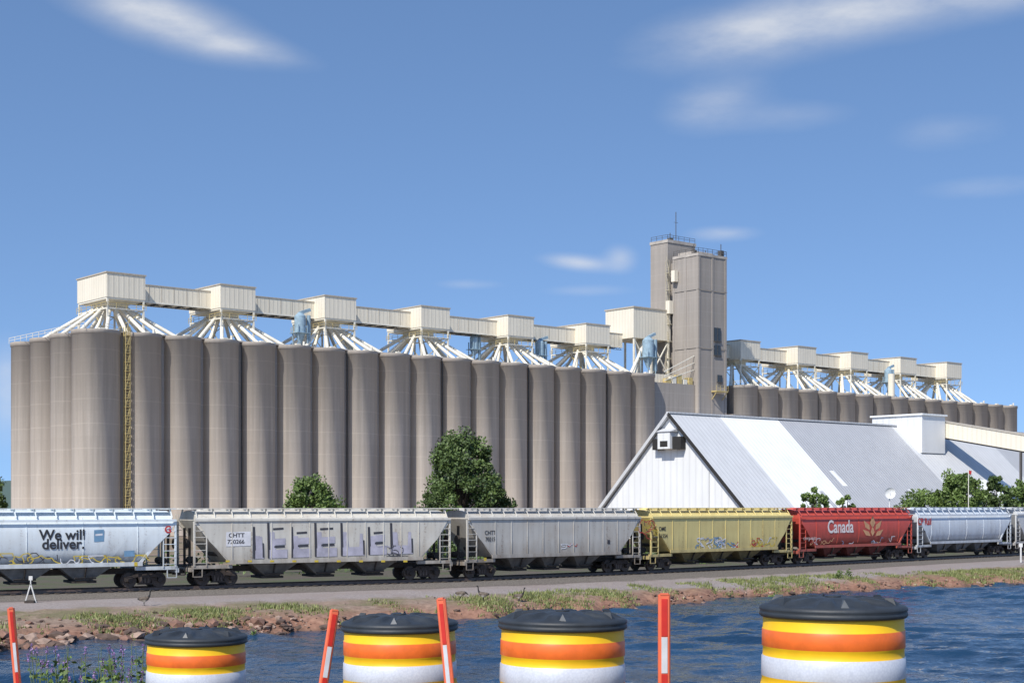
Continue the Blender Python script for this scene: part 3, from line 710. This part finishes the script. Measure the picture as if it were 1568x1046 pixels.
rocks('shore_rocks',pts,[simple('rock_red',(.25,.14,.10),.9,.4,3,bump=.5),simple('rock_pink',(.38,.27,.21),.9,.35,3,bump=.5),simple('rock_dark',(.12,.08,.062),.9,.4,3,bump=.5)],4)
def grass(name,n,region,hgt,cols,seed,wd=.03):
    R=np.random.RandomState(seed); P=[]
    while len(P)<n:
        X,Y,h,k=region(R)
        P.append((X,Y,ghp(X,Y),h))
    P=np.array(P); V=[];Fs=[];sh=[]
    for i,(x,y,z,h) in enumerate(P):
        for j in range(5):
            a=R.rand()*6.28; lean=R.normal(0,.35,2)*h; w=wd*(.6+R.rand()); ox,oy=R.normal(0,.12,2); b=len(V); hh=h*(.5+.7*R.rand())
            V+= [(x+ox-math.cos(a)*w,y+oy-math.sin(a)*w,z-.03),(x+ox+math.cos(a)*w,y+oy+math.sin(a)*w,z-.03),(x+ox+lean[0],y+oy+lean[1],z+hh)]
            Fs.append((b,b+1,b+2)); q=R.rand(); sh+=[q]*3
    me=bpy.data.meshes.new(name); me.from_pydata(V,[],Fs); at_=me.attributes.new('shade','FLOAT','POINT'); at_.data.foreach_set('value',np.array(sh,dtype=np.float32))
    me.materials.append(cols); o=bpy.data.objects.new(name,me); S.collection.objects.link(o); return o
GL=leafmat('grass_blades',(.09,.13,.03),(.30,.31,.12))
def reg(R):
    while True:
        X=R.uniform(-27,48); ds=R.uniform(.3,5.5); Y=float(yshore(np.array([X]))[0])+ds/.8
        if math.sin(X*.35+1)+math.sin(Y*.7+X*.9)+R.normal(0,.5)> .4-.3*(X>5): return X,Y,.12+.20*R.rand()*R.rand(),0
grass('grass',6000,reg,.3,GL,5)
e=empty('shore_weeds'); cl=[]
for (px,py,hh,w) in[(382,950,1.4,.5),(330,955,.6,.7),(470,955,.5,.8),(620,935,.6,.7),(1045,912,.5,1.2),(1190,897,.5,1.0),(1290,885,.6,1.2),(230,958,.5,.8),(560,945,.45,.9)]:
    Z=2300*5.45/(py-774); X=(px-CX)/F*Z
    for k in range(7): cl.append((X+random.uniform(-w,w)*.5,Z+random.uniform(-.4,.4),ghp(X,Z)+random.random()*hh*.9,.16+.12*random.random()))
leaves('foliage',cl,45,.07,LM2,e,77)

# weeds near camera (purple vetch)
e=empty('flowering_weeds'); st=MB(); cl=[]; fl=[]
R=random.Random(12)
for i in range(75):
    X=R.uniform(-3.05,-2.3) if i<60 else R.uniform(-1.35,-.95); Y=R.uniform(9.4,10.6); X*=Y/9.6
    zb=ghp(X,Y); top=CZ-(R.uniform(985,1040)-YH)/F*Y - (0 if i<60 else .25)
    p=Vector((X,Y,zb)); d=Vector((R.uniform(-.12,.12),R.uniform(-.1,.1),top-zb))
    pm=p+d*.5+Vector((R.uniform(-.05,.05),0,0)); q=p+d
    st.tube(p,pm,.005,0,4,.004); st.tube(pm,q,.004,0,4,.002)
    for k in range(9):
        c=pm.lerp(q,k/9); cl.append((c.x+R.uniform(-.03,.03),c.y,c.z,.035))
    if R.random()<.5:
        for k in range(3): fl.append((q.x,q.y,q.z-.02*k,.010+.003*k))
st.obj('stems',[simple('weed_stem',(.16,.2,.08),.7,.3)],e)
leaves('foliage',cl,5,.02,LM2,e,31); leaves('blossoms',fl,12,.007,simple('vetch_purple',(.30,.18,.40),.6,.3),e,32)

# ---------------------------------------------------------------- geese
def goosemat():
    m,t,bs,o,x=newmat('goose_feathers')
    nz=t.noise(o,14,3,.6)
    br=t.mix(t.mr(nz,.35,.65),(.07,.052,.038),(.16,.125,.095))
    c=t.mix(t.mr(x[2],.34,.22,0,1),br,(.45,.42,.37))
    c=t.mix(t.mr(x[0],-.27,-.31,0,1),c,(.03,.03,.03))
    nk=t.mr(t.m('ADD',x[2],t.m('MULTIPLY',x[0],.8)),.60,.64,0,1); c=t.mix(nk,c,(.012,.012,.013))
    c=t.mix(t.mr(x[2],.20,.17,0,1),c,(.02,.02,.02))
    t.l(c,bs.inputs['Base Color']); bs.inputs['Roughness'].default_value=.7; return m
GMt=goosemat()
def goose(px,py,face,graze=False,Zf=5.35):
    Z=2300*Zf/(py-YH)
    for it in range(6):
        X=(px-CX)/F*Z; Z=2300*(CZ-ghp(X,Z))/(py-YH)
    X=(px-CX)/F*Z
    if graze: neck=[((.30,0,.40),.06),((.42,0,.28),.04),((.46,0,.14),.035),((.50,0,.06),.045),((.55,0,.02),.02)]
    else: neck=[((.24,0,.48),.065),((.29,0,.60),.038),((.30,0,.74),.034),((.33,0,.83),.048),((.41,0,.82),.02)]
    body=[((-.02,0,.36),.15),((-.22,0,.36),.105),((-.36,0,.38),.035)]
    ch=[((.15,0,.38),.135)]
    V=[];r=[];E=[]
    def ad(p,rad,par):
        V.append(p);r.append(rad)
        if par is not None: E.append((par,len(V)-1))
        return len(V)-1
    b=ad(*body[0],None); q=b
    for s_ in body[1:]: q=ad(*s_,q)
    q=ad(*ch[0],b)
    for s_ in neck: q=ad(*s_,q)
    for sy in(-.07,.07):
        l=ad((.0,sy,.22),.04,b); l=ad((-.02,sy,.12),.014,l); l=ad((0,sy,.015),.014,l); ad((.08,sy,.01),.016,l)
    me=bpy.data.meshes.new('goose'); me.from_pydata(V,E,[]); o=bpy.data.objects.new('canada_goose',me); S.collection.objects.link(o)
    sk=o.modifiers.new('skin','SKIN'); 
    for i,rad in enumerate(r): me.skin_vertices[0].data[i].radius=(rad,rad)
    me.skin_vertices[0].data[0].use_root=True
    sk.use_smooth_shade=True; o.modifiers.new('sub','SUBSURF').levels=1; o.modifiers['sub'].render_levels=1
    me.materials.append(GMt); o.location=(X,Z,ghp(X,Z)); o.rotation_euler=(0,0,face); return o
for (px,py,fc,gr) in[(221,925,0.3,0),(706,916,.2,1),(740,921,3.0,0),(768,923,.3,1),(795,916,.1,0),(828,918,2.8,1),(839,917,.2,0),(868,917,.4,0),(876,921,3.0,0),(928,922,.3,1),(934,919,.2,0),(946,919,2.9,0),(993,913,.1,1),(1075,908,.2,0),(1164,898,.3,1),(1248,896,3.1,0)]:
    o=goose(px,py,fc+random.uniform(-.5,.5),bool(gr))

# small roadside bits
e=empty('switch_stand',at(47,899,80)); e.location.z=-.45
mb=MB(); mb.beam((-.3,0,0),(0,0,1.0),.06,.06,0); mb.beam((.3,0,0),(0,0,1.0),.06,.06,0); mb.beam((0,0,.9),(0,0,1.3),.05,.05,0); mb.box(-.25,.25,-.3,.3,0,.12,1); mb.box(-.1,.1,-.02,.02,1.2,1.42,0)
mb.obj('frame',[simple('stand_white',(.6,.6,.58),.6,.2),M_truck],e)
e=empty('track_marker_post',(at(1563,852,137).x,137,-.45)); mb=MB(); mb.beam((0,0,0),(0,0,1.4),.12,.12,0); mb.box(-.16,.16,-.05,.05,1.4,1.75,0); mb.obj('post',[simple('post_white',(.7,.7,.68),.6,.2)],e)
e=empty('satellite_dish',(at(1362,750,172).x,172,-.45)); mb=MB(); mb.tube((0,0,0),(0,0,6.2),.07,0,6)
mb.lathe([(.02,0),(.3,.04),(.52,.13),(.62,.22)],(0,0,0),20,0)
for i in range(len(mb.v)-80,len(mb.v)):
    p=mb.v[i]; mb.v[i]=(p[0],-p[2]-.1,6.6+p[1])
mb.tube((0,-.1,6.6),(0,-.7,6.6),.03,0,5); mb.obj('dish_and_pole',[simple('dish_white',(.78,.78,.76),.5,.1)],e)
e=empty('flag_pole',(at(1483,720,170).x,170,-.45)); mb=MB(); mb.tube((0,0,0),(0,0,9.3),.05,0,6); mb.add([(0,0,9.2),(.4,.1,9.1),(.35,.15,8.7),(0,0,8.8)],[(0,1,2,3)],1); mb.obj('pole_and_flag',[M_white,K('flag_red',(.6,.04,.04))],e)

# ---------------------------------------------------------------- traffic drums & delineators
D_y=simple('drum_yellow',(.90,.54,.008),.5,.10,6,dark=(.80,.45,.008),bump=.05,bd=.01); D_o=simple('drum_orange_sheeting',(.84,.16,.022),.4,.18,14)
D_k=simple('drum_cap_rubber',(.030,.036,.043),.55,.35,9,bump=.15)
m,t,bs,o,x=newmat('drum_white_sheeting')
vo=t.n('ShaderNodeTexVoronoi'); t.l(o,vo.inputs['Vector']); vo.inputs['Scale'].default_value=110
sm_=t.noise(o,5,4,.6,(1,1,.4))
t.l(t.mix(t.mr(sm_,.45,.75,0,.4),t.mix(t.mr(vo.outputs['Distance'],.2,.8),(.60,.62,.67),(.52,.54,.60)),(.33,.32,.32)),bs.inputs['Base Color']); bs.inputs['Roughness'].default_value=.38; D_w=m
def drum(px,Z,ztop,rot,wob=0):
    X=(px-CX)/F*Z; e=empty('traffic_drum',(X,Z,ghp(X,Z)+.02),rot); H=ztop-e.location.z; e.rotation_euler[0]=wob
    R0=.262; b=MB()
    zr=H-.036
    pr=[];mt=[]
    def P(r,z,m): pr.append((r,z)); mt.append(m)
    z=zr-.038
    P(R0,z,0); P(R0+.001,z-.046,0); P(R0+.004,z-.050,1); P(R0+.005,z-.114,0); P(R0+.001,z-.120,0); P(R0+.001,z-.136,0); P(R0+.002,z-.150,2); P(R0+.006,z-.154,2); P(R0+.008,z-.226,0)
    P(R0+.004,z-.234,0); P(R0+.012,z-.27,0); P(R0+.020,z-.275,1); P(R0+.022,z-.36,0); P(R0+.018,z-.37,0); P(R0+.024,z-.41,2); P(R0+.028,z-.52,0); P(R0+.03,z-.60,0); P(R0+.04,.11,3); P(R0+.1,.10,3); P(R0+.11,0,3)
    b.lathe(pr,(0,0,0),72,mats=mt)
    b.obj('body',[D_y,D_o,D_w,D_k],e)
    c=MB(); n=10
    def fz(r,t):
        if r>.25 or r<.03: return 0
        a=(t/(2*math.pi)*n)%1; lobe=max(0,1-abs(a-.5)/.30); lobe=min(1,lobe*2.2); q=max(0,1-abs(r-.175)/.085)
        return .018*lobe*min(1,q*1.8)-.008*q
    cap=[(.0,.030),(.03,.031),(.06,.030),(.085,.028),(.095,.025),(.12,.023),(.15,.020),(.18,.017),(.21,.013),(.232,.009),(.252,.005),(.266,.002),(.275,-.004),(.277,-.014),(.272,-.020),(.276,-.024),(.277,-.035),(.270,-.042),(.258,-.040)]
    c.lathe(cap,(0,0,zr),120,fz=fz)
    c.tube((0,0,zr+.028),(0,0,zr+.036),.03,0,16)
    for k in range(6):
        a=math.radians(-92)-rot+2*math.pi*k/6; ca,sa=math.cos(a),math.sin(a)
        q=[(.250*ca-.016*sa,.250*sa+.016*ca,zr+.003),(.250*ca+.016*sa,.250*sa-.016*ca,zr+.003),(.232*ca,.232*sa,zr+.034)]
        q2=[(p[0]*.86,p[1]*.86,p[2]-.001) for p in q]
        c.add(q+q2,[(0,1,2),(5,4,3),(0,3,4,1),(1,4,5,2),(2,5,3,0)],1 if k==0 else 0)
    c.obj('lid',[D_k,simple('lug_grey',(.08,.09,.10),.5,.3,12)],e)
drum(299.5,8.24,4.03,.6,.012); drum(614.5,7.12,4.19,1.4,-.008); drum(860,6.43,4.255,2.3,.006); drum(1275.5,5.7,4.36,-.33,0)
P_o=simple('post_orange',(.82,.17,.08),.4,.2,5); P_r=simple('post_red_sheeting',(.62,.035,.025),.35,.2,8); P_w=simple('post_white_sheeting',(.66,.67,.69),.35,.2,8)
def post(px,ytop,Z,w,lean,yaw):
    X=(px-CX)/F*Z; zt=CZ-(ytop-YH)/F*Z; zb=ghp(X,Z); H=zt-zb
    e=empty('delineator_post',(X-lean*H,Z,zb+.02)); e.rotation_euler=(0,math.atan(lean),yaw); mb=MB(); h=w/2
    mb.box(-h,h,-.012,.012,.08,H-.004,0)
    for s in(-1,1): mb.tube((s*h*.9,0,.08),(s*h*.9,0,H),.010,0,8)
    mb.box(-h*.9,h*.9,-.014,.014,H-.003,H+.006,0)
    for i,(a,b,m_) in enumerate([(0.02,.19,1),(.195,.36,2),(.365,.53,1),(.535,.7,2)]):
        mb.box(-h*.66,h*.66,-.0155,.0155,H-b,H-a,m_)
    mb.lathe([(.16,0),(.155,.03),(.06,.06),(.04,.1)],(0,0,-.02),20,3)
    mb.obj('post_and_base',[P_o,P_r,P_w,D_k],e)
post(18,934,8.5,.024,-.085,.3); post(514,937,8.0,.036,.157,.35); post(674,922,6.35,.026,-.10,-.2); post(1017,916,6.9,.042,0,0)

# ---------------------------------------------------------------- light, sky, camera
sd=Vector((-.47,-.883,0)).normalized(); EL=math.radians(46)
sun=Vector((sd.x*math.cos(EL),sd.y*math.cos(EL),math.sin(EL)))
L=bpy.data.lights.new('sun','SUN'); L.energy=4.9; L.angle=math.radians(.5); L.color=(1,.945,.86)
lo=bpy.data.objects.new('sun',L); S.collection.objects.link(lo); lo.rotation_euler=sun.to_track_quat('Z','Y').to_euler()
w=bpy.data.worlds.new('World'); S.world=w; w.use_nodes=True; t=NT(w.node_tree); w.node_tree.nodes.clear()
out=t.n('ShaderNodeOutputWorld'); bg=t.n('ShaderNodeBackground'); bg.inputs[1].default_value=.14; t.l(bg.outputs[0],out.inputs[0])
tc=t.n('ShaderNodeTexCoord'); sp=t.n('ShaderNodeSeparateXYZ'); t.l(tc.outputs['Generated'],sp.inputs[0]); x,y,z=sp.outputs
cb=t.n('ShaderNodeCombineXYZ'); t.l(x,cb.inputs[0]); t.l(y,cb.inputs[1]); t.l(t.m('MULTIPLY_ADD',z,1.2,.19),cb.inputs[2])
nr=t.n('ShaderNodeVectorMath',operation='NORMALIZE'); t.l(cb.outputs[0],nr.inputs[0])
sky=t.n('ShaderNodeTexSky',sky_type='NISHITA'); sky.sun_disc=False; sky.sun_elevation=EL; sky.sun_rotation=math.atan2(sun.x,sun.y); sky.air_density=1.0; sky.dust_density=.4; sky.ozone_density=2.0
t.l(nr.outputs[0],sky.inputs['Vector'])
skyc=t.mix(1.0,sky.outputs[0],(1.02,1.14,1.26),'MULTIPLY')
az=t.m('ARCTAN2',x,y); el=t.m('ARCSINE',z)
cv=t.n('ShaderNodeCombineXYZ'); t.l(az,cv.inputs[0]); t.l(t.m('MULTIPLY',el,2.6),cv.inputs[1])
nz=t.noise(cv.outputs[0],14,6,.58); nz2=t.noise(cv.outputs[0],5,2,.5)
cl=None
for (px,py,wx,wy,amp,tilt) in[(235,42,105,32,1.15,.22),(360,82,85,18,.75,.14),(1140,62,120,34,.7,-.1),(1330,32,200,36,1.0,-.12),(1540,15,90,30,.9,0),(1095,165,62,30,.62,-.1),(1210,190,80,20,.25,0),(885,402,44,10,.85,.1),(950,396,20,16,.7,0),(1105,362,42,9,.65,0),(720,435,40,7,.35,0),(10,610,26,60,.7,0),(900,445,60,8,.3,0),(1450,225,70,22,.28,0),(1520,310,80,14,.3,0)]:
    a0=math.atan((px-CX)/F); e0=math.atan((YH-py)/F)
    da=t.m('SUBTRACT',az,a0); de=t.m('SUBTRACT',el,e0); de=t.m('ADD',de,t.m('MULTIPLY',da,tilt))
    q=t.m('ADD',t.m('POWER',t.m('ABSOLUTE',t.m('DIVIDE',da,wx/F)),2.0),t.m('POWER',t.m('ABSOLUTE',t.m('DIVIDE',de,wy/F)),2.0))
    gq=t.m('MULTIPLY',t.m('EXPONENT',t.m('MULTIPLY',q,-1)),amp); cl=gq if cl is None else t.m('ADD',cl,gq)
dens=t.mr(t.m('MULTIPLY',cl,t.m('SUBTRACT',t.m('ADD',t.m('MULTIPLY',nz,2.3),t.m('MULTIPLY',nz2,.5)),.4)),.05,1.35,0,.72,False)
t.l(t.mix(dens,skyc,(5.6,5.75,6.0)),bg.inputs[0])
cam=bpy.data.cameras.new('camera'); cam.lens=F/1568*36; cam.sensor_width=36; cam.shift_y=251.5/1568; cam.clip_end=20000; cam.clip_start=.1
co=bpy.data.objects.new('camera',cam); S.collection.objects.link(co); co.location=(0,0,CZ); co.rotation_euler=(math.pi/2,0,0); S.camera=co
S.view_settings.view_transform='Standard'; S.view_settings.look='None'; S.view_settings.exposure=0
